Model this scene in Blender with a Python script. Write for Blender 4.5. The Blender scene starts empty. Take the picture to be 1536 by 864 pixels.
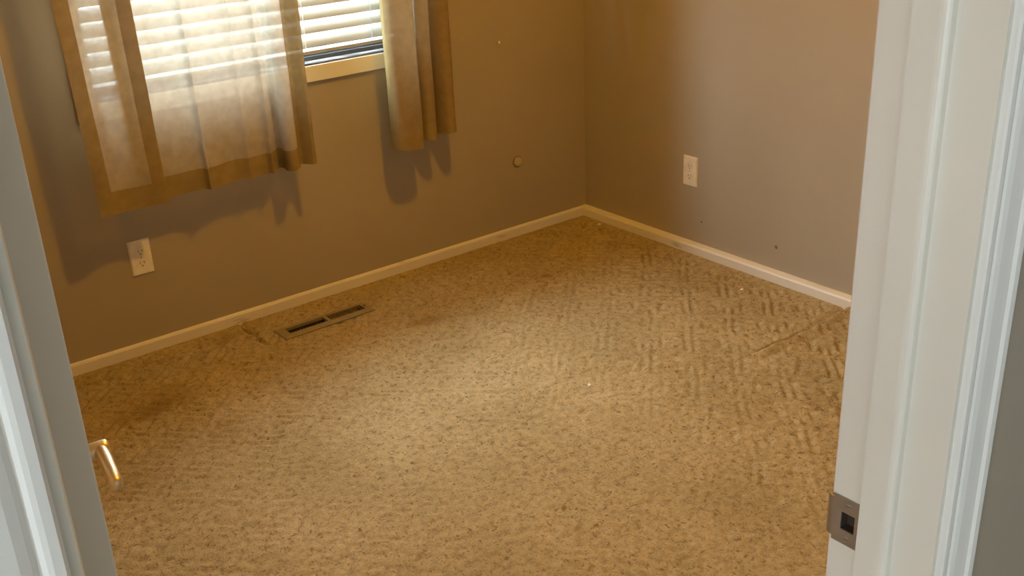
import bpy, bmesh, math, random
import numpy as np
from mathutils import Vector, Matrix

random.seed(7)
rng = np.random.default_rng(7)
scn = bpy.context.scene
COL = scn.collection
PI = math.pi

# ------------------------------------------------------------------ camera
cam_d = bpy.data.cameras.new('camera')
cam = bpy.data.objects.new('camera', cam_d)
COL.objects.link(cam)
cam_d.sensor_width = 36.0
cam_d.lens = 1616.76 / 1536.0 * 36.0
cam_d.clip_start = 0.02
_p, _y, _r = math.radians(-23.2963), math.radians(37.4591), math.radians(-2.4577)
fw = Vector((math.sin(_y) * math.cos(_p), math.cos(_y) * math.cos(_p), math.sin(_p)))
rt = Vector((math.cos(_y), -math.sin(_y), 0))
up = rt.cross(fw)
r2 = rt * math.cos(_r) + up * math.sin(_r)
u2 = -rt * math.sin(_r) + up * math.cos(_r)
M4 = Matrix((r2, u2, -fw)).transposed().to_4x4()
M4.translation = Vector((-2.8981, -3.2646, 1.5421))
cam.matrix_world = M4
scn.camera = cam

# ------------------------------------------------------------------ world, light, exposure
SKY = 54.0
LAMP = 740.0
world = bpy.data.worlds.new('sky')
scn.world = world
world.use_nodes = True
bg = world.node_tree.nodes['Background']
bg.inputs[0].default_value = (0.74, 0.88, 1.0, 1)
bg.inputs[1].default_value = SKY


def portal(name, loc, rot, sx, sy):
    d = bpy.data.lights.new(name, 'AREA')
    d.shape = 'RECTANGLE'
    d.size, d.size_y = sx, sy
    d.cycles.is_portal = True
    o = bpy.data.objects.new(name, d)
    COL.objects.link(o)
    o.location, o.rotation_euler = loc, rot


portal('bedroom_window_portal', (-1.357, 0.16, 1.43), (-PI / 2, 0, 0), 1.16, 1.23)
portal('hall_window_portal', (-5.05, -4.30, 1.40), (0, -PI / 2, 0), 0.60, 0.64)

vs = scn.view_settings
vs.view_transform = 'Standard'
vs.look = 'None'
vs.exposure = 0.0
vs.gamma = 1.0
vs.use_curve_mapping = False
scn.cycles.max_bounces = 8
scn.cycles.transparent_max_bounces = 16


# ------------------------------------------------------------------ materials
def mat(name):
    m = bpy.data.materials.new(name)
    m.use_nodes = True
    nt = m.node_tree
    return m, nt, nt.nodes['Principled BSDF'], nt.nodes['Material Output']


def N(nt, kind, **kw):
    n = nt.nodes.new(kind)
    for k, v in kw.items():
        if k in n.inputs:
            n.inputs[k].default_value = v
        else:
            setattr(n, k, v)
    return n


def ramp(nt, src, stops):
    r = nt.nodes.new('ShaderNodeValToRGB')
    e = r.color_ramp.elements
    e[0].position, e[0].color = stops[0][0], tuple(stops[0][1]) + (1,)
    e[1].position, e[1].color = stops[-1][0], tuple(stops[-1][1]) + (1,)
    for p, c in stops[1:-1]:
        k = e.new(p)
        k.color = tuple(c) + (1,)
    nt.links.new(src, r.inputs[0])
    return r.outputs[0]


def mixc(nt, fac, a, b, mode='MIX'):
    m = nt.nodes.new('ShaderNodeMix')
    m.data_type = 'RGBA'
    m.blend_type = mode
    for sock, v in ((m.inputs[0], fac), (m.inputs[6], a), (m.inputs[7], b)):
        if isinstance(v, (int, float)):
            sock.default_value = v
        elif isinstance(v, tuple):
            sock.default_value = v + (1,) if len(v) == 3 else v
        else:
            nt.links.new(v, sock)
    return m.outputs[2]


def painted(name, col, rough=0.55, mottle=0.06, bump=0.0, scale=60, wear=None):
    m, nt, b, out = mat(name)
    tc = N(nt, 'ShaderNodeTexCoord')
    n1 = N(nt, 'ShaderNodeTexNoise', Scale=2.2, Detail=4.0)
    nt.links.new(tc.outputs['Object'], n1.inputs['Vector'])
    lo = tuple(c * (1 - mottle) for c in col)
    hi = tuple(min(1, c * (1 + mottle)) for c in col)
    c = ramp(nt, n1.outputs['Fac'], [(0.3, lo), (0.7, hi)])
    if wear:
        n3 = N(nt, 'ShaderNodeTexNoise', Scale=wear[1], Detail=5.0)
        mp = N(nt, 'ShaderNodeMapping')
        mp.inputs['Scale'].default_value = wear[2]
        nt.links.new(tc.outputs['Object'], mp.inputs[0])
        nt.links.new(mp.outputs[0], n3.inputs['Vector'])
        f = ramp(nt, n3.outputs['Fac'], [(wear[3], (0, 0, 0)), (wear[3] + 0.06, (0.7, 0.7, 0.7))])
        c = mixc(nt, f, c, wear[0])
    nt.links.new(c, b.inputs['Base Color'])
    b.inputs['Roughness'].default_value = rough
    if bump:
        n2 = N(nt, 'ShaderNodeTexNoise', Scale=scale, Detail=3.0)
        nt.links.new(tc.outputs['Object'], n2.inputs['Vector'])
        bp = N(nt, 'ShaderNodeBump', Strength=bump, Distance=0.004)
        nt.links.new(n2.outputs['Fac'], bp.inputs['Height'])
        nt.links.new(bp.outputs[0], b.inputs['Normal'])
    return m


def plain(name, col, rough=0.5, metal=0.0):
    m, nt, b, out = mat(name)
    tc = N(nt, 'ShaderNodeTexCoord')
    n = N(nt, 'ShaderNodeTexNoise', Scale=40.0, Detail=3.0)
    nt.links.new(tc.outputs['Object'], n.inputs['Vector'])
    c = ramp(nt, n.outputs['Fac'], [(0.35, tuple(x * 0.93 for x in col)), (0.65, tuple(min(1, x * 1.04) for x in col))])
    nt.links.new(c, b.inputs['Base Color'])
    b.inputs['Roughness'].default_value = rough
    b.inputs['Metallic'].default_value = metal
    return m


def cloth(name, col, transp, transl, scale=900):
    m, nt, b, out = mat(name)
    nt.nodes.remove(b)
    tc = N(nt, 'ShaderNodeTexCoord')
    n = N(nt, 'ShaderNodeTexNoise', Scale=35.0, Detail=6.0)
    nt.links.new(tc.outputs['Object'], n.inputs['Vector'])
    c = ramp(nt, n.outputs['Fac'], [(0.3, tuple(x * 0.88 for x in col)), (0.7, tuple(min(1, x * 1.08) for x in col))])
    d = N(nt, 'ShaderNodeBsdfDiffuse')
    t = N(nt, 'ShaderNodeBsdfTranslucent')
    tr = N(nt, 'ShaderNodeBsdfTransparent')
    nt.links.new(c, d.inputs[0])
    nt.links.new(c, t.inputs[0])
    m1 = N(nt, 'ShaderNodeMixShader')
    m1.inputs[0].default_value = transl
    nt.links.new(d.outputs[0], m1.inputs[1])
    nt.links.new(t.outputs[0], m1.inputs[2])
    m2 = N(nt, 'ShaderNodeMixShader')
    m2.inputs[0].default_value = transp
    nt.links.new(m1.outputs[0], m2.inputs[1])
    nt.links.new(tr.outputs[0], m2.inputs[2])
    nt.links.new(m2.outputs[0], out.inputs[0])
    return m


MW = {}
WALLC = (0.378, 0.315, 0.232)
MW['wall'] = painted('greige_wall_paint', WALLC, 0.6, 0.035, 0.12, 45)
MW['hallwall'] = painted('white_hall_paint', (0.80, 0.78, 0.74), 0.6, 0.03)
MW['ceiling'] = painted('ceiling_paint', (0.78, 0.75, 0.70), 0.8, 0.02)
MW['trim'] = painted('worn_white_gloss_paint', (0.73, 0.68, 0.585), 0.38, 0.04, 0.04, 30)
MW['casing'] = painted('white_casing_paint', (0.76, 0.72, 0.655), 0.35, 0.03, 0.03, 30)
MW['base'] = painted('scuffed_baseboard_paint', (0.72, 0.67, 0.58), 0.5, 0.05, 0.05, 30,
                     wear=((0.36, 0.32, 0.27), 6.0, (1, 1, 6), 0.66))
MW['window_trim'] = painted('cream_window_trim_paint', (0.74, 0.69, 0.58), 0.45, 0.04)
MW['sill'] = painted('dirty_grey_sill', (0.20, 0.18, 0.165), 0.8, 0.2, 0.1, 60,
                     wear=((0.025, 0.02, 0.018), 14.0, (1, 4, 1), 0.46))
MW['alu'] = plain('dull_window_metal', (0.12, 0.11, 0.105), 0.6, 0.1)
MW['outlet'] = plain('ivory_plastic', (0.80, 0.74, 0.64), 0.35)
MW['slot'] = plain('dark_slot', (0.16, 0.12, 0.08), 0.6)
MW['screw'] = plain('dull_screw', (0.45, 0.42, 0.36), 0.4, 0.8)
MW['nickel'] = plain('satin_brushed_nickel', (0.42, 0.38, 0.33), 0.42, 0.85)
MW['brass'] = plain('satin_brass_lever', (0.72, 0.60, 0.40), 0.42, 1.0)
MW['register'] = plain('tan_register_enamel', (0.24, 0.18, 0.085), 0.6, 0.0)
MW['louver'] = plain('brown_louver_enamel', (0.20, 0.13, 0.06), 0.5, 0.1)
MW['duct'] = plain('dark_duct', (0.02, 0.012, 0.012), 0.7)
MW['pocket'] = plain('pocket_shade_brown', (0.05, 0.028, 0.016), 0.8)  # near-black brown, shade of the latch hole put into the colour
MW['cord'] = plain('white_cord', (0.80, 0.80, 0.78), 0.7)
MW['paper'] = plain('white_scrap', (0.9, 0.88, 0.84), 0.7)
MW['chip'] = plain('wall_chip_dark', (0.17, 0.14, 0.11), 0.8)
MW['disc'] = plain('beige_plastic_disc', (0.46, 0.37, 0.24), 0.5)
MW['rodmetal'] = plain('bronze_rod', (0.10, 0.07, 0.05), 0.4, 0.7)
MW['hallfloor'] = painted('hall_carpet', (0.38, 0.32, 0.24), 0.9, 0.1)
MW['ground'] = painted('outdoor_ground', (0.22, 0.22, 0.18), 0.9, 0.2)
MW['sheer'] = cloth('sheer_voile', (0.54, 0.455, 0.345), 0.25, 0.20)
MW['hem'] = cloth('doubled_hem', (0.31, 0.225, 0.10), 0.03, 0.08)
MW['drape'] = cloth('gathered_voile', (0.31, 0.22, 0.11), 0.05, 0.08)


def slat_material():
    m, nt, b, out = mat('white_vinyl_slat')
    b.inputs['Base Color'].default_value = (0.36, 0.345, 0.295, 1)
    b.inputs['Roughness'].default_value = 0.4
    t = N(nt, 'ShaderNodeBsdfTranslucent')
    t.inputs[0].default_value = (0.80, 0.75, 0.62, 1)
    mx = N(nt, 'ShaderNodeMixShader')
    mx.inputs[0].default_value = 0.08
    nt.links.new(b.outputs[0], mx.inputs[1])
    nt.links.new(t.outputs[0], mx.inputs[2])
    nt.links.new(mx.outputs[0], out.inputs[0])
    return m


MW['slat'] = slat_material()


def glass_material():
    m, nt, b, out = mat('window_glass')
    nt.nodes.remove(b)
    tr = N(nt, 'ShaderNodeBsdfTransparent')
    tr.inputs[0].default_value = (0.93, 0.95, 0.95, 1)
    gl = N(nt, 'ShaderNodeBsdfGlossy')
    gl.inputs['Roughness'].default_value = 0.02
    mx = N(nt, 'ShaderNodeMixShader')
    mx.inputs[0].default_value = 0.05
    nt.links.new(tr.outputs[0], mx.inputs[1])
    nt.links.new(gl.outputs[0], mx.inputs[2])
    nt.links.new(mx.outputs[0], out.inputs[0])
    return m


MW['glass'] = glass_material()


def lamp_material():
    m, nt, b, out = mat('glowing_lamp_glass')
    nt.nodes.remove(b)
    e = N(nt, 'ShaderNodeEmission')
    e.inputs[0].default_value = (1.0, 0.495, 0.022, 1)
    e.inputs[1].default_value = LAMP
    nt.links.new(e.outputs[0], out.inputs[0])
    return m


MW['lampglass'] = lamp_material()

# stains on the carpet and painted shade of slit and seam: world x, y, radius x, radius y, rotation, strength
STAINS_AND_SHADE = [(-1.595, -0.11, 0.011, 0.20, 0.03, 1.0), (-0.34, -1.342, 0.40, 0.012, -0.03, 0.6),  # dark lines painted as the shade in the slit and below the seam ridge
          (-2.03, -0.37, 0.17, 0.08, 0.2, 0.62), (-1.095, -0.44, 0.10, 0.045, -0.3, 0.6),
          (-1.47, -1.57, 0.022, 0.011, 0.75, 1.0), (-1.842, -1.494, 0.034, 0.012, 0.5, 0.7),
          (-1.50, -1.66, 0.028, 0.014, 0.2, 0.6), (-1.46, -1.68, 0.012, 0.010, 0.2, 0.9), (-1.93, -0.62, 0.055, 0.03, 0.0, 0.35),
          (-0.55, -0.42, 0.07, 0.028, -0.7, 0.5), (-1.68, -0.09, 0.06, 0.045, 0.1, 0.45), (-2.18, -0.42, 0.08, 0.05, 0.1, 0.3),
          (-0.75, -1.55, 0.16, 0.10, 0.4, 0.15), (-2.25, -0.75, 0.10, 0.06, 0.4, 0.25),
          (-1.15, -1.95, 0.25, 0.15, 0.9, 0.2), (-1.60, -1.75, 0.035, 0.02, 0.0, 0.35)]


def carpet_material():
    m, nt, b, out = mat('worn_tan_carpet')
    L = nt.links
    tc = N(nt, 'ShaderNodeTexCoord')
    P = tc.outputs['Object']
    big = N(nt, 'ShaderNodeTexNoise', Scale=2.6, Detail=5.0, Roughness=0.6)
    L.new(P, big.inputs['Vector'])
    c = ramp(nt, big.outputs['Fac'], [(0.30, (0.36, 0.272, 0.135)), (0.52, (0.42, 0.32, 0.168)), (0.72, (0.48, 0.375, 0.21))])
    med = N(nt, 'ShaderNodeTexNoise', Scale=46.0, Detail=4.0, Roughness=0.65)
    L.new(P, med.inputs['Vector'])
    mf = ramp(nt, med.outputs['Fac'], [(0.32, (0.68, 0.66, 0.61)), (0.52, (1, 1, 1)), (0.72, (1.15, 1.15, 1.15))])
    c = mixc(nt, 0.9, c, mf, 'MULTIPLY')
    fine = N(nt, 'ShaderNodeTexNoise', Scale=230.0, Detail=3.0, Roughness=0.7)
    L.new(P, fine.inputs['Vector'])
    ff = ramp(nt, fine.outputs['Fac'], [(0.28, (0.62, 0.60, 0.55)), (0.5, (1, 1, 1)), (0.75, (1.2, 1.2, 1.18))])
    c = mixc(nt, 0.85, c, ff, 'MULTIPLY')
    # dark flecks of dirt and stray tufts, elongated
    for sc, thr, rot, stretch, dark in ((40.0, 0.635, 0.35, (1, 1.6, 1), (0.20, 0.125, 0.055)),
                                        (46.0, 0.64, -0.9, (1.7, 1, 1), (0.17, 0.11, 0.05)),
                                        (95.0, 0.63, 0.9, (1.3, 1, 1), (0.18, 0.12, 0.06))):
        mp = N(nt, 'ShaderNodeMapping')
        mp.inputs['Rotation'].default_value = (0, 0, rot)
        mp.inputs['Scale'].default_value = stretch
        L.new(P, mp.inputs[0])
        fl = N(nt, 'ShaderNodeTexNoise', Scale=sc, Detail=2.0, Roughness=0.55)
        L.new(mp.outputs[0], fl.inputs['Vector'])
        f = ramp(nt, fl.outputs['Fac'], [(thr, (0, 0, 0)), (thr + 0.06, (0.75, 0.75, 0.75))])
        c = mixc(nt, f, c, dark)
    # stains with a shape of their own, plus the painted slit and seam shade
    wobs = []
    for ws in (16.0, 70.0):
        wb_ = N(nt, 'ShaderNodeTexNoise', Scale=ws, Detail=5.0, Roughness=0.65)
        L.new(P, wb_.inputs['Vector'])
        wobs.append(wb_)
    for (x, y, rx, ry, a, s) in STAINS_AND_SHADE:
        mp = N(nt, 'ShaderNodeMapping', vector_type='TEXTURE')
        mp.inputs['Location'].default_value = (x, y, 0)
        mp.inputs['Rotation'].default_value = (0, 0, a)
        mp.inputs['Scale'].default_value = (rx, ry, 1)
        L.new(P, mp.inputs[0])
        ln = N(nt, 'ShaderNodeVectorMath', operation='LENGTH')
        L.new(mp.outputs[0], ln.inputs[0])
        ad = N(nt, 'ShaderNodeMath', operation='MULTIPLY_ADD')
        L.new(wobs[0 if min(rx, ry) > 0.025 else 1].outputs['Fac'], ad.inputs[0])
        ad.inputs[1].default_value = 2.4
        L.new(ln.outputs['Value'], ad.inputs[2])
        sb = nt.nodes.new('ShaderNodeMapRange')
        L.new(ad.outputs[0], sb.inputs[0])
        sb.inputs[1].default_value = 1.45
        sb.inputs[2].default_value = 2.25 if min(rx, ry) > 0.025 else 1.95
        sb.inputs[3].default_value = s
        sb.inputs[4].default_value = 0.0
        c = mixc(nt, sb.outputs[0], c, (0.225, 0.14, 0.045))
    L.new(c, b.inputs['Base Color'])
    b.inputs['Roughness'].default_value = 0.95
    b.inputs['Specular IOR Level'].default_value = 0.15
    bp = N(nt, 'ShaderNodeBump', Strength=0.55, Distance=0.006)
    hm = N(nt, 'ShaderNodeMath', operation='ADD')
    L.new(med.outputs['Fac'], hm.inputs[0])
    L.new(fine.outputs['Fac'], hm.inputs[1])
    L.new(hm.outputs[0], bp.inputs['Height'])
    L.new(bp.outputs[0], b.inputs['Normal'])
    return m


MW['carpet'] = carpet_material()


# ------------------------------------------------------------------ mesh helpers
def link(name, me, material, parent=None):
    o = bpy.data.objects.new(name, me)
    COL.objects.link(o)
    if material is not None and not me.materials:
        me.materials.append(MW[material])
    if parent is not None:
        o.parent = parent
    return o


def from_bm(name, bm, material, parent=None, bevel=0.0, segs=2, smooth=False):
    if bevel:
        bmesh.ops.bevel(bm, geom=list(bm.edges), offset=bevel, segments=segs, affect='EDGES', profile=0.6, clamp_overlap=True)
    bmesh.ops.recalc_face_normals(bm, faces=list(bm.faces))
    me = bpy.data.meshes.new(name)
    bm.to_mesh(me)
    bm.free()
    if smooth:
        for p in me.polygons:
            p.use_smooth = True
    return link(name, me, material, parent)


def add_box(bm, x0, x1, y0, y1, z0, z1):
    vs_ = [bm.verts.new(v) for v in ((x0, y0, z0), (x1, y0, z0), (x1, y1, z0), (x0, y1, z0),
                                     (x0, y0, z1), (x1, y0, z1), (x1, y1, z1), (x0, y1, z1))]
    for f in ((0, 3, 2, 1), (4, 5, 6, 7), (0, 1, 5, 4), (1, 2, 6, 5), (2, 3, 7, 6), (3, 0, 4, 7)):
        bm.faces.new([vs_[i] for i in f])


def box(name, b, material, parent=None, bevel=0.0):
    bm = bmesh.new()
    add_box(bm, *b)
    return from_bm(name, bm, material, parent, bevel)


def boxes(name, bs, material, parent=None):
    bm = bmesh.new()
    for b in bs:
        add_box(bm, *b)
    return from_bm(name, bm, material, parent)


def add_lathe(bm, prof, origin, axis, seg=24):
    """prof: (distance along axis, radius)"""
    ax = Vector(axis).normalized()
    t = ax.orthogonal().normalized()
    s = ax.cross(t)
    O = Vector(origin)
    rings = []
    for d, r in prof:
        rings.append([bm.verts.new(O + ax * d + (t * math.cos(2 * PI * k / seg) + s * math.sin(2 * PI * k / seg)) * r) for k in range(seg)])
    for a, b in zip(rings, rings[1:]):
        for k in range(seg):
            bm.faces.new((a[k], a[(k + 1) % seg], b[(k + 1) % seg], b[k]))
    bm.faces.new(rings[0])
    bm.faces.new(rings[-1][::-1])


def lathe(name, prof, origin, axis, material, parent=None, seg=24):
    bm = bmesh.new()
    add_lathe(bm, prof, origin, axis, seg)
    return from_bm(name, bm, material, parent, smooth=False)


def extrude_profile(name, pts, z0, z1, material, parent=None):
    """closed outline of (x, y) extruded along z"""
    bm = bmesh.new()
    lo = [bm.verts.new((x, y, z0)) for x, y in pts]
    hi = [bm.verts.new((x, y, z1)) for x, y in pts]
    n = len(pts)
    for i in range(n):
        bm.faces.new((lo[i], lo[(i + 1) % n], hi[(i + 1) % n], hi[i]))
    bm.faces.new(lo[::-1])
    bm.faces.new(hi)
    return from_bm(name, bm, material, parent)


def tag(o, label, cat, group=None, kind=None):
    o['label'] = label
    o['category'] = cat
    if group:
        o['group'] = group
    if kind:
        o['kind'] = kind
    return o


def empty(name, loc=(0, 0, 0)):
    o = bpy.data.objects.new(name, None)
    o.empty_display_size = 0.05
    o.location = loc
    COL.objects.link(o)
    return o


def put(child, parent):
    """parent keeping the child's world geometry (children are modelled in world coordinates)"""
    child.parent = parent
    child.matrix_parent_inverse = Matrix.Translation(-parent.location)
    return child


S = 'structure'
# ------------------------------------------------------------------ room shell
XL, XR, YB, YF, H = -3.05, 0.02, 0.0, -2.71, 2.44
TW = 0.115                                   # partition thickness
WX0, WX1, WZ0, WZ1 = -1.935, -0.78, 0.815, 2.02   # window opening
DXL, DXR, DH = -2.813, -2.055, 2.03          # door opening (jamb faces)


def carpet():
    st = 0.0062
    x0, x1, y0, y1 = XL, XR, YF - TW, YB
    nx, ny = int((x1 - x0) / st) + 1, int((y1 - y0) / st) + 1
    X, Y = np.meshgrid(np.linspace(x0, x1, nx), np.linspace(y0, y1, ny))
    # interlocking key pattern woven diagonally to the walls
    a = 0.138
    U = (X - Y) / math.sqrt(2) / a
    V = (X + Y) / math.sqrt(2) / (a * 1.05)

    def smooth_noise(cell, seed):
        g = np.random.default_rng(seed)
        gx, gy = (X - x0) / cell, (Y - y0) / cell
        n = g.random((int(gy.max()) + 3, int(gx.max()) + 3))
        ix, iy = gx.astype(int), gy.astype(int)
        fx, fy = gx - ix, gy - iy
        fx, fy = fx * fx * (3 - 2 * fx), fy * fy * (3 - 2 * fy)
        return (n[iy, ix] * (1 - fx) + n[iy, ix + 1] * fx) * (1 - fy) + (n[iy + 1, ix] * (1 - fx) + n[iy + 1, ix + 1] * fx) * fy
    U = U + (smooth_noise(0.11, 1) - .5) * 0.10
    V = V + (smooth_noise(0.11, 2) - .5) * 0.10
    cu, cv = np.floor(U), np.floor(V)
    fu, fv = U - cu - .5, V - cv - .5
    par = np.mod(cu + cv, 2)
    fu = np.where(par > 0, -fu, fu)
    r = np.maximum(np.abs(fu), np.abs(fv))
    # nested square grooves with an opening on one side, like a key
    g = np.exp(-((r - 0.40) / 0.055) ** 2) * (1 - ((fu > 0.2) & (fv > -0.1)) * 0.9)
    g = np.maximum(g, np.exp(-((r - 0.18) / 0.06) ** 2) * (1 - ((fu < 0.0) & (np.abs(fv) < 0.12)) * 0.9))
    walk = np.minimum(np.minimum(-Y, -X + 0.02) / 0.75, 1.6)
    keep = np.clip(1.15 - 0.55 * walk, 0.22, 1.0) * (0.55 + 0.75 * smooth_noise(0.23, 5))
    edge = np.clip((np.minimum(-Y, -X) - 0.02) / 0.04, 0, 1)
    ym = -1.347 + 0.012 * np.sin(X * 9 + 1) + 0.004 * np.sin(X * 60)
    m2 = np.clip((X + 0.52) / 0.06, 0, 1)
    e = Y - ym
    keep = keep * (1 - 0.9 * m2 * np.exp(-(e / 0.045) ** 2))
    Z = -0.0105 * g * keep * edge
    Z += edge * ((smooth_noise(0.018, 3) - .5) * 0.0030 + (smooth_noise(0.35, 4) - .5) * 0.004) + (smooth_noise(0.009, 6) - .5) * 0.0018
    # slit running out from the window wall
    d = np.abs(X + 1.594 + 0.006 * np.sin(Y * 60))
    m = (Y > -0.205)
    Z -= m * np.exp(-(d / 0.006) ** 2) * 0.012
    Z += m * np.exp(-((d - 0.018) / 0.012) ** 2) * 0.003
    # lifted seam running out from the right wall
    Z += m2 * (np.exp(-((e + 0.014) / 0.016) ** 2) * 0.012 - np.exp(-((e - 0.010) / 0.008) ** 2) * 0.007)
    Z -= 0.001
    # worn dip along the edge of the skirting
    Z -= 0.004 * np.exp(-(np.minimum(-Y, 0.02 - X) / 0.02) ** 2)
    verts = np.stack([X, Y, Z], -1).reshape(-1, 3)
    idx = np.arange(nx * ny).reshape(ny, nx)
    q = np.stack([idx[:-1, :-1], idx[:-1, 1:], idx[1:, 1:], idx[1:, :-1]], -1).reshape(-1, 4)
    # leave out the duct hole under the register
    cx, cy = verts[q].mean(1)[:, 0], verts[q].mean(1)[:, 1]
    q = q[~((cx > -1.512) & (cx < -1.208) & (cy > -0.226) & (cy < -0.168))]
    me = bpy.data.meshes.new('floor')
    me.vertices.add(len(verts))
    me.vertices.foreach_set('co', verts.astype(np.float32).ravel())
    me.loops.add(len(q) * 4)
    me.loops.foreach_set('vertex_index', q.astype(np.int32).ravel())
    me.polygons.add(len(q))
    me.polygons.foreach_set('loop_start', np.arange(0, len(q) * 4, 4, dtype=np.int32))
    me.update(calc_edges=True)
    me.polygons.foreach_set('use_smooth', np.ones(len(q), dtype=bool))
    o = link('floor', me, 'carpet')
    tag(o, 'worn stained tan carpet with faint diagonal key pattern covering the bedroom floor', 'carpet', kind=S)


carpet()
tag(box('floor', (-5.0, 0.0, -5.0, YF - TW, -0.05, -0.002), 'hallfloor'), 'plain carpet of the hallway outside the bedroom door', 'carpet', kind=S)

wb = boxes('wall_back', [(XL - .12, WX0, YB, 0.15, -0.1, H), (WX1, XR + .12, YB, 0.15, -0.1, H),
                         (WX0, WX1, YB, 0.15, -0.1, WZ0), (WX0, WX1, YB, 0.15, WZ1, H)], 'wall')
tag(wb, 'greige painted wall holding the curtained window', 'wall', kind=S)
wr = box('wall_right', (XR, XR + 0.12, YF - TW, YB, -0.1, H), 'wall')
tag(wr, 'greige painted wall to the right, partly lit grey by daylight', 'wall', kind=S)
wl = box('wall_left', (XL - 0.12, XL, YF - TW, YB, -0.1, H), 'wall')
tag(wl, 'bedroom wall on the left behind the open door', 'wall', kind=S)
JT = 0.018
wf = boxes('wall_front', [(-5.0, DXL - JT, YF - TW, YF, -0.1, H), (DXR + JT, XR, YF - TW, YF, -0.1, H),
                          (DXL - JT, DXR + JT, YF - TW, YF, DH + JT, H)], 'wall')
tag(wf, 'greige hallway wall around the door opening, right of the white casing', 'wall', kind=S)
tag(box('ceiling', (-5.1, XR + .12, -5.1, 0.15, H, H + 0.1), 'ceiling'), 'off white ceiling above the room', 'ceiling', kind=S)
# hallway behind the camera; its far left end has a window
tag(box('wall_hall', (-5.1, 0.1, -5.1, -5.0, -0.1, H), 'hallwall'), 'hallway wall behind the viewer', 'wall', kind=S)
tag(box('wall_hall_end', (-0.4, -0.28, -5.0, YF - TW, -0.1, H), 'hallwall'), 'hallway wall at the right end', 'wall', kind=S)
tag(boxes('wall_hall_window', [(-5.1, -5.0, -5.0, -4.62, -0.1, H), (-5.1, -5.0, -3.98, YF, -0.1, H),
                               (-5.1, -5.0, -4.62, -3.98, -0.1, 1.1), (-5.1, -5.0, -4.62, -3.98, 1.70, H)], 'wall'),
    'hallway wall at the left end with a bright window', 'wall', kind=S)
tag(box('ground', (-14, 8, 0.3, 25, -0.7, -0.6), 'ground'), 'ground outside the bedroom window', 'ground', kind=S)

# baseboards
BH = 0.037


def baseboard_back():
    pts = [(0.0, 0.0), (-0.011, 0.0), (-0.011, 0.029), (-0.008, 0.035), (-0.004, BH), (0.0, BH)]
    bm = bmesh.new()
    a = [bm.verts.new((XL, y, z - 0.0)) for y, z in pts]
    b = [bm.verts.new((XR, y, z)) for y, z in pts]
    n = len(pts)
    for i in range(n):
        bm.faces.new((a[i], a[(i + 1) % n], b[(i + 1) % n], b[i]))
    bm.faces.new(a)
    bm.faces.new(b[::-1])
    for v in bm.verts:
        if v.co.z < 0.001:
            v.co.z = -0.01
    return from_bm('baseboard_back', bm, 'base')


def baseboard_right():
    pts = [(XR, 0.0), (-0.010, 0.0), (-0.010, 0.028), (-0.006, 0.034), (0.004, BH - .001), (XR, BH)]
    bm = bmesh.new()
    a = [bm.verts.new((x, YF, z)) for x, z in pts]
    b = [bm.verts.new((x, 0.0, z)) for x, z in pts]
    n = len(pts)
    for i in range(n):
        bm.faces.new((a[i], a[(i + 1) % n], b[(i + 1) % n], b[i]))
    bm.faces.new(a)
    bm.faces.new(b[::-1])
    for v in bm.verts:
        if v.co.z < 0.001:
            v.co.z = -0.01
    return from_bm('baseboard_right', bm, 'base')


tag(box('baseboard_left', (XL, XL + .011, YF + .017, -0.011, -.01, BH), 'base'), 'low cream baseboard along the left wall behind the door', 'baseboard', kind=S)
tag(baseboard_back(), 'low cream baseboard along the window wall', 'baseboard', kind=S)
tag(baseboard_right(), 'low scuffed white baseboard along the right wall', 'baseboard', kind=S)


# ------------------------------------------------------------------ window
def window():
    t = empty('window_1', (WX0, 0.0, WZ0))
    tag(t, 'window with cream casing and dirty grey sill behind curtains and blind', 'window', kind=S)
    cw = 0.052
    P = lambda o: put(o, t)
    P(box('casing', (WX0 - cw, WX1 + cw, -0.014, 0.0, 0.773, 0.826), 'window_trim', None, 0.002))
    P(box('casing', (WX0 - cw, WX1 + cw, -0.014, 0.0, WZ1 - 0.006, WZ1 + cw), 'window_trim', None, 0.002))
    P(box('casing', (WX0 - cw, WX0 + 0.006, -0.014, 0.0, 0.8265, WZ1 - 0.0065), 'window_trim', None, 0.002))
    P(box('casing', (WX1 - 0.006, WX1 + cw, -0.014, 0.0, 0.8265, WZ1 - 0.0065), 'window_trim', None, 0.002))
    P(box('sill', (WX0, WX1, 0.0, 0.15, WZ0, WZ0 + 0.008), 'sill'))
    P(box('side_lining', (WX0, WX0 + 0.008, 0.0, 0.15, WZ0 + 0.008, WZ1), 'window_trim'))
    P(box('side_lining', (WX1 - 0.008, WX1, 0.0, 0.15, WZ0 + 0.008, WZ1), 'window_trim'))
    P(box('head_lining', (WX0 + .008, WX1 - .008, 0.0, 0.15, WZ1 - 0.008, WZ1), 'window_trim'))
    mx = (WX0 + WX1) / 2
    for a, b, y in ((WX0 + 0.008, mx + 0.02, 0.095), (mx - 0.02, WX1 - 0.008, 0.120)):
        f = boxes('sash', [(a, b, y, y + .02, WZ0 + .008, WZ0 + .105), (a, b, y, y + .02, WZ1 - .043, WZ1 - .008),
                           (a, a + .035, y, y + .02, WZ0 + .105, WZ1 - .043), (b - .035, b, y, y + .02, WZ0 + .105, WZ1 - .043)], 'alu')
        P(f)
        g = box('pane', (a + .035, b - .035, y + .008, y + .011, WZ0 + .105, WZ1 - .043), 'glass')
        g.parent = f
    P(boxes('sash_track', [(WX0 + .008, WX1 - .008, 0.084, 0.090, WZ0 + .008, WZ0 + .022),
                           (WX0 + .008, WX1 - .008, 0.145, 0.150, WZ0 + .008, WZ0 + .022)], 'alu'))


window()


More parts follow.
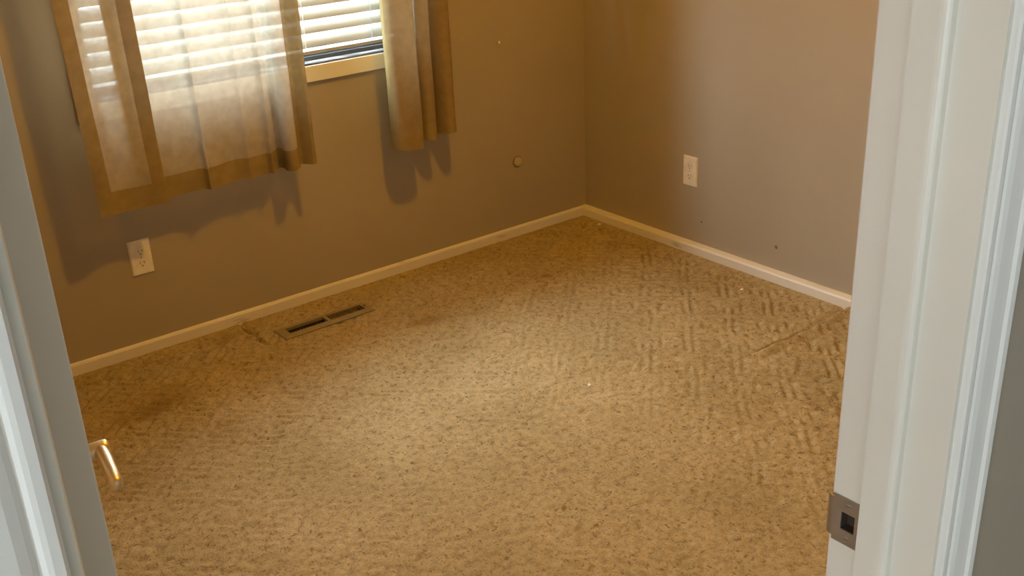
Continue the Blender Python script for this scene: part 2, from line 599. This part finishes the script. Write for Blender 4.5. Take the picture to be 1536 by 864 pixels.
# ------------------------------------------------------------------ blind
def blind():
    t = empty('window_blind', ((WX0 + WX1) / 2, 0.036, 0.86))
    tag(t, 'cream horizontal slat blind with white ladder cords lowered over the window', 'blind')
    x0, x1 = WX0 + 0.013, WX1 - 0.013
    w, yc, tilt, pitch = 0.050, 0.040, math.radians(50), 0.0442
    n = 7
    bm = bmesh.new()
    rows = []
    for k in range(n):
        s = (k / (n - 1) - 0.5) * w
        crown = 0.0030 * (1 - (2 * s / w) ** 2)
        # room edge low, outer edge high, crown towards the room and up
        y = s * math.cos(tilt) - crown * math.sin(tilt)
        z = s * math.sin(tilt) + crown * math.cos(tilt)
        rows.append((y, z))
    th = 0.0014
    top = [[bm.verts.new((x, y, z)) for x in (x0, x1)] for y, z in rows]
    bot = [[bm.verts.new((x, y + th * math.sin(tilt), z - th * math.cos(tilt))) for x in (x0, x1)] for y, z in rows]
    for k in range(n - 1):
        bm.faces.new((top[k][0], top[k][1], top[k + 1][1], top[k + 1][0]))
        bm.faces.new((bot[k][0], bot[k + 1][0], bot[k + 1][1], bot[k][1]))
    for e in (0, n - 1):
        bm.faces.new((top[e][0], top[e][1], bot[e][1], bot[e][0]))
    for c in (0, 1):
        bm.faces.new([top[k][c] for k in range(n)] + [bot[k][c] for k in range(n)][::-1])
    me0 = from_bm('slat', bm, 'slat')
    z = 0.900
    k = 0
    while z < WZ1 - 0.07:
        if k == 0:
            o = me0
        else:
            o = me0.copy()
            COL.objects.link(o)
        o.location = (0, yc, z + random.uniform(-.0006, .0006))
        o.rotation_euler = (random.uniform(-.02, .02), 0, 0)
        put(o, t)
        z += pitch
        k += 1
    put(box('bottom_rail', (x0, x1, yc - 0.026, yc + 0.024, 0.858, 0.870), 'slat', None, 0.003), t)
    put(box('head_rail', (x0, x1, yc - 0.026, yc + 0.026, WZ1 - 0.055, WZ1 - 0.009), 'slat', None, 0.002), t)
    for cx in (-1.80, -1.508, -1.207, -0.948):
        bm = bmesh.new()
        zz = 0.868
        pts = []
        while zz < WZ1 - 0.05:
            pts.append((cx + 0.0007 * math.sin(zz * 90), yc - 0.0245 - 0.001 * math.sin(zz * 142), zz))
            zz += 0.011
        r = 0.0017
        prev = None
        for p in pts:
            ring = [bm.verts.new((p[0] + r * math.cos(a), p[1] + r * math.sin(a), p[2])) for a in (0, PI / 2, PI, 3 * PI / 2)]
            if prev:
                for i in range(4):
                    bm.faces.new((prev[i], prev[(i + 1) % 4], ring[(i + 1) % 4], ring[i]))
            prev = ring
        put(from_bm('ladder_cord', bm, 'cord'), t)


blind()


# ------------------------------------------------------------------ curtains
def catmull(P, n):
    P = [np.array(p, float) for p in P]
    P = [2 * P[0] - P[1]] + P + [2 * P[-1] - P[-2]]
    out = []
    seg = len(P) - 3
    for i in range(seg):
        p0, p1, p2, p3 = P[i:i + 4]
        for t in np.linspace(0, 1, n, endpoint=False):
            out.append(0.5 * ((2 * p1) + (-p0 + p2) * t + (2 * p0 - 5 * p1 + 4 * p2 - p3) * t * t + (-p0 + 3 * p1 - 3 * p2 + p3) * t ** 3))
    out.append(P[-2])
    return np.array(out)


def curtain(name, bottom, top, zb, zt, fabric, label, group, sub, hem_h, side_w, zvar, side_r=None):
    B, T = catmull(bottom, sub), catmull(top, sub)
    seglen = np.concatenate([[0], np.cumsum(np.linalg.norm(np.diff(B, axis=0), axis=1))])
    Ltot = seglen[-1]
    zs = np.concatenate([np.array([0, .02, .045, hem_h]) , hem_h + (zt - zb - hem_h) * (np.linspace(0, 1, 46)[1:] ** 1.15)])
    na, nz = len(B), len(zs)
    V = np.zeros((nz, na, 3))
    frac = seglen / Ltot
    for j, dz in enumerate(zs):
        f = dz / (zt - zb)
        k = f ** 0.8
        V[j, :, :2] = B * (1 - k) + T * k
        base = np.interp(frac, [q[0] for q in zvar], [q[1] for q in zvar])
        V[j, :, 2] = zb + dz + base * (1 - f)
        w = 0.0022 * np.sin(seglen * 55 + dz * 9 + 1.3) + 0.0018 * np.sin(dz * 21 + seglen * 17)
        V[j, :, 1] += w * (1 - abs(2 * f - 1) * .5)
        V[j, :, 2] += 0.002 * np.sin(seglen * 40) * (1 - f)
    t = empty(name, (float(B[:, 0].mean()), float(B[:, 1].mean()), zb))
    tag(t, label, 'curtain', group)
    a0 = int(np.searchsorted(seglen, side_w))
    a1 = int(np.searchsorted(seglen, Ltot - (side_r or side_w)))
    jh = 3

    def sheet(nm, ja, jb, aa, ab, mt):
        sub_v = V[ja:jb + 1, aa:ab + 1].reshape(-1, 3)
        h, w_ = jb - ja + 1, ab - aa + 1
        idx = np.arange(h * w_).reshape(h, w_)
        q = np.stack([idx[:-1, :-1], idx[:-1, 1:], idx[1:, 1:], idx[1:, :-1]], -1).reshape(-1, 4)
        me = bpy.data.meshes.new(nm)
        me.from_pydata(sub_v.tolist(), [], q.tolist())
        for p in me.polygons:
            p.use_smooth = True
        put(link(nm, me, mt), t)
    sheet('fabric', jh, nz - 1, a0, a1, fabric)
    sheet('bottom_hem', 0, jh, a0, a1, 'hem')
    sheet('side_hem', 0, nz - 1, 0, a0, 'hem')
    sheet('side_hem', 0, nz - 1, a1, na - 1, 'hem')
    return t


def upper(P, dx=0.0):
    return [(-1.36 + (x + 1.36) * 1.06 + dx, -.112 + (y + .112) * 0.75) for x, y in P]


LA = [(-2.016, -.152), (-1.990, -.151), (-1.965, -.143), (-1.94, -.132), (-1.915, -.128), (-1.888, -.127), (-1.862, -.129), (-1.835, -.135), (-1.812, -.140), (-1.805, -.139)]
curtain('curtain', LA, upper(LA), 0.522, 2.127, 'sheer',
        'narrow sheer tan curtain hanging at the far left edge of the window', 'curtains at the window', 8, 0.068, 0.044,
        [(0, 0.004), (0.5, 0.0), (1, -0.004)])
LB = [(-1.874, -.098), (-1.85, -.104), (-1.81, -.108), (-1.775, -.104), (-1.735, -.100), (-1.70, -.104), (-1.675, -.112), (-1.662, -.132), (-1.652, -.112),
      (-1.62, -.102), (-1.58, -.096), (-1.535, -.098), (-1.515, -.110), (-1.505, -.100), (-1.47, -.094), (-1.45, -.098), (-1.438, -.115), (-1.428, -.10),
      (-1.41, -.086), (-1.396, -.066), (-1.386, -.080), (-1.392, -.118), (-1.380, -.143), (-1.356, -.138), (-1.342, -.112), (-1.330, -.104), (-1.316, -.125), (-1.304, -.142), (-1.293, -.138)]
curtain('curtain', LB, upper(LB, -0.012), 0.526, 2.127, 'sheer',
        'wide sheer tan curtain over the left half of the window, blind showing through', 'curtains at the window', 6, 0.068, 0.044,
        [(0, 0.0), (0.45, -0.002), (0.8, 0.0), (1, 0.010)], 0.098)

RB = [(-.978, -.105), (-.977, -.128), (-.964, -.150), (-.935, -.158), (-.905, -.155), (-.878, -.150), (-.862, -.128), (-.866, -.085), (-.872, -.040), (-.864, -.022),
      (-.852, -.040), (-.845, -.085), (-.832, -.116), (-.808, -.124), (-.790, -.112), (-.786, -.070), (-.790, -.035), (-.781, -.020), (-.770, -.040), (-.763, -.090),
      (-.748, -.124), (-.726, -.132), (-.708, -.115), (-.706, -.075), (-.712, -.045), (-.702, -.035)]
RT = [(-.84 + (x + .84) * 1.0 - 0.012, -.105 + (y + .105) * 0.85) for x, y in RB]
curtain('curtain', RB, RT, 0.505, 2.127, 'drape',
        'tan curtain bunched into deep folds at the right of the window', 'curtains at the window', 8, 0.068, 0.030,
        [(0, 0.006), (0.2, -0.004), (0.5, 0.006), (0.75, 0.016), (1, 0.022)])


def curtain_rod():
    t = empty('curtain_rod', (-1.36, -0.11, 2.14))
    tag(t, 'slim dark curtain rod above the window carrying the curtains', 'curtain rod')
    put(lathe('rod', [(0, .004), (.002, .0065), (1.50, .0065), (1.502, .004)], (-2.11, -0.11, 2.135), (1, 0, 0), 'rodmetal', None, 12), t)
    for x in (-2.06, -0.66):
        put(boxes('bracket', [(x - .008, x + .008, -0.115, 0.0, 2.1415, 2.148), (x - .010, x + .010, -0.004, 0.0, 2.128, 2.18)], 'rodmetal'), t)


curtain_rod()


# ------------------------------------------------------------------ electrical outlets
def outlet(label, loc, rotz):
    """modelled facing -Y with its back at y = 0"""
    t = empty('wall_outlet', loc)
    t.rotation_euler = (0, 0, rotz)
    tag(t, label, 'outlet', 'duplex wall outlets')
    W2, H2 = 0.035, 0.0572
    bm = bmesh.new()
    add_box(bm, -W2, W2, -0.0055, 0.0, -H2, H2)
    top = [e for e in bm.edges if all(v.co.y < -0.005 for v in e.verts)]
    bmesh.ops.bevel(bm, geom=top, offset=0.003, segments=3, affect='EDGES')
    from_bm('cover_plate', bm, 'outlet', t)
    for s in (-1, 1):
        bm = bmesh.new()
        prof = []
        for k in range(20):
            a = 2 * PI * k / 20
            prof.append((0.0172 * math.cos(a), max(-0.0125, min(0.0125, 0.0172 * math.sin(a)))))
        f = [bm.verts.new((x, -0.0068, z + s * 0.0195)) for x, z in prof]
        b = [bm.verts.new((x, -0.0050, z + s * 0.0195)) for x, z in prof]
        for i in range(20):
            bm.faces.new((f[i], f[(i + 1) % 20], b[(i + 1) % 20], b[i]))
        bm.faces.new(f)
        bm.faces.new(b[::-1])
        r = from_bm('receptacle', bm, 'outlet', t)
        for dx, hh in ((-0.0064, 0.0045), (0.0064, 0.0036)):
            box('slot', (dx - .0011, dx + .0011, -0.0072, -0.0066, s * 0.0195 + .003 - hh, s * 0.0195 + .003 + hh), 'slot', r)
        lathe('ground_hole', [(0, .0025), (.0005, .0025)], (0, -0.0067, s * 0.0195 - 0.0075), (0, -1, 0), 'slot', r, 12)
    lathe('screw', [(0, .003), (.0008, .0026)], (0, -0.0054, 0), (0, -1, 0), 'screw', t, 12)
    return t


outlet('cream duplex outlet on the window wall below the left curtain', (-1.880, 0.0, 0.322), 0)
outlet('white duplex outlet on the right wall near the corner', (XR, -0.594, 0.314), -PI / 2)


# ------------------------------------------------------------------ floor register
def register():
    t = empty('floor_register', (-1.36, -0.197, 0.0))
    tag(t, 'tan metal floor register with dark louvers set in the carpet by the window wall', 'floor vent')
    x0, x1, y0, y1 = -1.534, -1.188, -0.242, -0.152
    ox0, ox1, oy0, oy1 = -1.505, -1.213, -0.218, -0.176
    xm = -1.355
    zt = 0.0062

    def plate(name, a, b, c, d):
        bm = bmesh.new()
        add_box(bm, a, b, c, d, 0.0, zt)
        return bm
    # sloped outer rim and flat inner border, one continuous frame
    bm = bmesh.new()
    def ring(xa, xb, ya, yb, z):
        return [bm.verts.new(v) for v in ((xa, ya, z), (xb, ya, z), (xb, yb, z), (xa, yb, z))]
    rs = [ring(x0, x1, y0, y1, -0.002), ring(x0, x1, y0, y1, 0.002), ring(x0 + .010, x1 - .010, y0 + .010, y1 - .010, zt),
          ring(ox0, ox1, oy0, oy1, zt), ring(ox0, ox1, oy0, oy1, -0.004)]
    for a, b in zip(rs, rs[1:]):
        for i in range(4):
            bm.faces.new((a[i], a[(i + 1) % 4], b[(i + 1) % 4], b[i]))
    put(from_bm('frame', bm, 'register'), t)
    put(box('divider', (xm - .006, xm + .006, oy0, oy1, -0.004, zt), 'register'), t)
    # duct box below
    put(boxes('duct', [(ox0 - .004, ox1 + .004, oy0 - .004, oy1 + .004, -0.062, -0.058), (ox0 - .004, ox0 - .001, oy0 - .004, oy1 + .004, -0.058, -0.004),
                       (ox1 + .001, ox1 + .004, oy0 - .004, oy1 + .004, -0.058, -0.004), (ox0 - .001, ox1 + .001, oy0 - .004, oy0 - .001, -0.058, -0.004),
                       (ox0 - .001, ox1 + .001, oy1 + .001, oy1 + .004, -0.058, -0.004)], 'duct'), t)
    put(box('damper', (xm + .008, ox1 - .018, oy0 + .001, oy1 - .001, -0.0065, -0.0050), 'louver'), t)
    fin = None
    for a, b in ((ox0, xm - .006), (xm + .006, ox1)):
        n = 13
        for k in range(1, n):
            x = a + (b - a) * k / n
            if fin is None:
                fin = box('louver', (-.0007, .0007, oy0 + .0005, oy1 - .0005, -0.0035, 0.0015), 'louver')
                o = fin
            else:
                o = fin.copy()
                COL.objects.link(o)
            o.location = (x, 0, -0.011 if a == ox0 else 0.0025)
            put(o, t)
    put(box('damper_lever', (ox1 + .006, ox1 + .012, -0.2, -0.190, zt, zt + .004), 'louver', None, 0.0008), t)


register()


# ------------------------------------------------------------------ door frame
def door_frame():
    t = empty('trim_1', ((DXL + DXR) / 2, YF - TW / 2, 0.0))
    tag(t, 'white painted door frame with moulded casing and metal strike plate', 'door frame', kind=S)
    P = lambda o: put(o, t)
    yh = YF - TW - 0.001         # hall edge of the jamb
    # right jamb with a real latch pocket
    hy0, hy1, hz0, hz1 = -2.737, -2.7195, 0.8415, 0.8640
    x0, x1 = DXR, DXR + JT
    jb = P(boxes('jamb', [(x0, x1, yh, YF, 0.0, hz0), (x0, x1, yh, YF, hz1, DH), (x0, x1, yh, hy0, hz0, hz1), (x0, x1, hy1, YF, hz0, hz1),
                          (x0 + .012, x1, hy0, hy1, hz0, hz1)], 'trim'))
    P(box('jamb', (DXL - JT, DXL, yh, YF, 0.0, DH), 'trim'))
    P(box('head_jamb', (DXL - JT, DXR + JT, yh, YF, DH, DH + JT), 'trim'))
    # stops: rounded hall-side edge

    def stop(x_face, sgn):
        d = 0.011
        ya, yb = -2.7815, -2.7465
        pts = [(x_face, ya), (x_face - sgn * d * .55, ya)]
        for k in range(0, 6):
            a = k / 5 * PI / 2
            pts.append((x_face - sgn * (d * .55 + d * .45 * math.sin(a)), ya + .010 * (1 - math.cos(a))))
        pts += [(x_face - sgn * d, yb), (x_face, yb)]
        return extrude_profile('door_stop', pts, 0.0, DH - 0.011, 'trim')
    P(stop(DXR, 1))
    P(stop(DXL, -1))
    P(box('door_stop', (DXL, DXR, -2.7815, -2.7465, DH - 0.011, DH), 'trim'))
    prof = [(0, 0), (0, .0065), (.002, .0085), (.0065, .0090), (.0090, .0085), (.0110, .0062), (.0125, .0060), (.0150, .0085), (.020, .0105), (.031, .0120), (.036, .0130), (.0385, .0160), (.044, .0170), (.048, .0155), (.050, .012), (.050, 0)]
    for xin, sgn in ((DXR + .006, 1), (DXL - .006, -1)):
        P(extrude_profile('casing', [(xin + sgn * w, YF - TW - d) for w, d in prof], 0.0, DH + 0.056, 'casing'))
        P(extrude_profile('casing', [(xin + sgn * w, YF + d) for w, d in prof], 0.0, DH + 0.056, 'casing'))
    for yy in (YF - TW - .016, YF):
        P(box('head_casing', (DXL - .006, DXR + .006, yy, yy + .016, DH + .006, DH + .056), 'casing', None, .002))
    # strike plate
    bm = bmesh.new()
    px = x0 - 0.0016
    za, zb_, ya, yb = 0.8245, 0.8815, -2.7405, -2.7035
    add_box(bm, px, x0, ya, hy0 + .0005, za, zb_)
    add_box(bm, px, x0, hy1 - .0005, YF, za, zb_)
    add_box(bm, px, x0, hy0 + .0005, hy1 - .0005, za, hz0 + .0005)
    add_box(bm, px, x0, hy0 + .0005, hy1 - .0005, hz1 - .0005, zb_)
    sp = P(from_bm('strike_plate', bm, 'nickel'))
    sp['label'] = 'brushed metal strike plate on the right jamb'
    # curved lip wrapping out over the room edge of the jamb
    bm = bmesh.new()
    lip = []
    for k in range(8):
        a = k / 7 * 1.25
        R = 0.013
        lip.append((px + R * (1 - math.cos(a)), YF + R * math.sin(a)))
    zl0, zl1 = 0.829, 0.877
    ri = []
    for (x, y) in lip:
        ri.append([bm.verts.new((x, y, zl0)), bm.verts.new((x, y, zl1)), bm.verts.new((x + .0015, y, zl1)), bm.verts.new((x + .0015, y, zl0))])
    for a, b in zip(ri, ri[1:]):
        for i in range(4):
            bm.faces.new((a[i], a[(i + 1) % 4], b[(i + 1) % 4], b[i]))
    bm.faces.new(ri[0])
    bm.faces.new(ri[-1][::-1])
    lp = from_bm('lip', bm, 'nickel')
    lp.parent = sp
    for z in (0.8735, 0.8325):
        s = lathe('screw', [(0, .0036), (.0006, .0034), (.0009, .0020)], (px + .0002, -2.7285, z), (-1, 0, 0), 'screw', sp, 16)
        box('screw_slot', (px - .0010, px - .0005, -2.7311, -2.7259, z - .0005, z + .0005), 'slot', sp)
    e = .0006  # thin dark sheets added so the pocket looks shaded inside
    boxes('pocket_shade_lining', [(x0 + .0105, x0 + .0119, hy0 + e, hy1 - e, hz0 + e, hz1 - e), (x0, x0 + .0105, hy0 + .0001, hy0 + e, hz0 + .0001, hz1 - .0001),
                            (x0, x0 + .0105, hy1 - e, hy1 - .0001, hz0 + .0001, hz1 - .0001), (x0, x0 + .0105, hy0 + e, hy1 - e, hz0 + .0001, hz0 + e),
                            (x0, x0 + .0105, hy0 + e, hy1 - e, hz1 - e, hz1 - .0001)], 'pocket', sp)


door_frame()


# ------------------------------------------------------------------ open door with lever handle
def door():
    TH = math.radians(9.0)
    pin = Vector((DXL + 0.001, YF + 0.005, 0.0))
    t = empty('door_1', pin)
    # local x runs from the hinge to the latch edge, local -y is the hallway face
    t.rotation_euler = (0, 0, PI / 2 - TH)
    tag(t, 'white bedroom door swung open into the room, mostly hidden by the left casing', 'door', kind=S)
    w = 0.752
    box('leaf', (0.002, w, -0.040, -0.005, 0.012, DH - 0.004), 'trim', t, 0.0012)
    for z in (0.25, 1.05, 1.80):
        h = lathe('hinge', [(0, .0045), (.0888, .0045)], (0.0, 0.0, z), (0, 0, 1), 'brass', t, 12)
    HX, HZ = 0.69, 0.853
    for s, y0 in ((-1, -0.040), (1, -0.005)):
        h = empty('door_handle')
        h.parent = t
        h.location = (HX, y0, HZ)
        h['label'] = 'satin brass lever handle'
        lathe('rose', [(0, .031), (.004, .032), (.008, .029), (.0105, .022)], (0, 0, 0), (0, s, 0), 'brass', h, 32)
        o = lathe('neck', [(.008, .0135), (.020, .0120), (.050, .0120), (.062, .0128), (.0665, .0115), (.068, .008)], (0, 0, 0), (0, s, 0), 'brass', h, 24)
        for p in o.data.polygons:
            p.use_smooth = True
        # lever: a tapering rounded bar bowed back towards the hinge
        bm = bmesh.new()
        n = 16
        rings = []
        for k in range(n + 1):
            f = k / n
            x = -0.106 * f + .008
            yy = s * (0.057 + 0.001 * math.sin(f * PI) + 0.002 * f)
            zz = 0.002 * math.sin(f * 2.6)
            rz = 0.0105 - 0.0010 * f
            ry = 0.0095 - 0.0015 * f
            if k == n:
                rz *= .55
                ry *= .55
            if k == 0:
                rz *= .7
                ry *= .7
            rings.append([bm.verts.new((x, yy + ry * math.cos(a), zz + rz * math.sin(a))) for a in [2 * PI * i / 16 for i in range(16)]])
        for a, b in zip(rings, rings[1:]):
            for i in range(16):
                bm.faces.new((a[i], a[(i + 1) % 16], b[(i + 1) % 16], b[i]))
        bm.faces.new(rings[0])
        bm.faces.new(rings[-1][::-1])
        from_bm('lever', bm, 'brass', h, smooth=True)
    box('latch_face', (w - .0002, w + .001, -0.034, -0.011, HZ - .028, HZ + .028), 'nickel', t)


door()

# ------------------------------------------------------------------ small things on the walls and carpet
t = empty('wall_bumper', (-0.343, 0.0, 0.305))
tag(t, 'small round beige bumper low on the window wall left of the corner', 'wall bumper')
lathe('rim', [(0, .0225), (.002, .0225), (.003, .0205)], (0, 0, 0), (0, -1, 0), 'louver', t, 28)
lathe('disc', [(.0025, .0195), (.006, .0190), (.0085, .0150), (.009, .006)], (0, 0, 0), (0, -1, 0), 'disc', t, 28)

t = empty('wall_nail', (-0.42, 0.0, 0.786))
tag(t, 'bent little nail left in the window wall right of the curtains', 'nail')
lathe('shank', [(0, .0018), (.012, .0018)], (0, 0, 0), (0.25, -1, 0.2), 'screw', t, 10)
lathe('head', [(.012, .0048), (.0135, .0052), (.0145, .003)], (0, 0, 0), (0.25, -1, 0.2), 'outlet', t, 12)


def blob(name, pts_r, loc, axis_x, material, parent=None, thick=0.0015):
    """irregular little chip: a bumpy disc"""
    bm = bmesh.new()
    n = 10
    o = [bm.verts.new(((pts_r * random.uniform(.55, 1.1)) * math.cos(2 * PI * k / n), (pts_r * random.uniform(.55, 1.1)) * math.sin(2 * PI * k / n), 0)) for k in range(n)]
    i = [bm.verts.new((v.co.x * .6, v.co.y * .6, thick * random.uniform(.6, 1.3))) for v in o]
    c = bm.verts.new((0, 0, thick * .8))
    for k in range(n):
        bm.faces.new((o[k], o[(k + 1) % n], i[(k + 1) % n], i[k]))
        bm.faces.new((i[k], i[(k + 1) % n], c))
    bm.faces.new(o[::-1])
    ob = from_bm(name, bm, material, parent)
    ob.location = loc
    if axis_x:
        ob.rotation_euler = (0, -PI / 2, 0)
    return ob


for y, z, r in ((-1.01, 0.121, 0.0075), (-0.655, 0.125, 0.0055)):
    blob('paint_chip', r, (XR, y, z), True, 'chip', wr, 0.0008)

tag(blob('paper_scrap', 0.0085, (-0.141, -0.999, 0.002), False, 'paper', None, 0.004),
    'tiny white scrap on the carpet nearest the right baseboard', 'scrap', 'white crumbs on the carpet')
tag(blob('paper_scrap', 0.0070, (-1.010, -1.157, 0.002), False, 'paper', None, 0.004),
    'tiny white scrap out in the middle of the carpet', 'scrap', 'white crumbs on the carpet')
tag(blob('paper_scrap', 0.0080, (-0.045, -0.153, 0.002), False, 'paper', None, 0.003),
    'tiny white scrap on the carpet in the room corner', 'scrap', 'white crumbs on the carpet')


# ------------------------------------------------------------------ ceiling lamp (above the frame, lights the room)
def ceiling_lamp():
    c = (-1.22, -1.36)
    t = empty('ceiling_lamp', (c[0], c[1], H))
    tag(t, 'round glass ceiling lamp glowing warm in the middle of the bedroom', 'ceiling lamp')
    lathe('pan', [(0, .10), (.020, .10), (.026, .085)], (0, 0, 0), (0, 0, -1), 'rodmetal', t, 32)
    prof = [(.026, .040)] + [(.026 + .053 * math.sin(a), .055 * math.cos(a) + .002) for a in [k / 8 * PI / 2 for k in range(0, 9)]]
    bm = bmesh.new()
    add_lathe(bm, prof, (0, 0, 0), (0, 0, -1), 24)
    from_bm('shade', bm, 'lampglass', t, smooth=True)


ceiling_lamp()
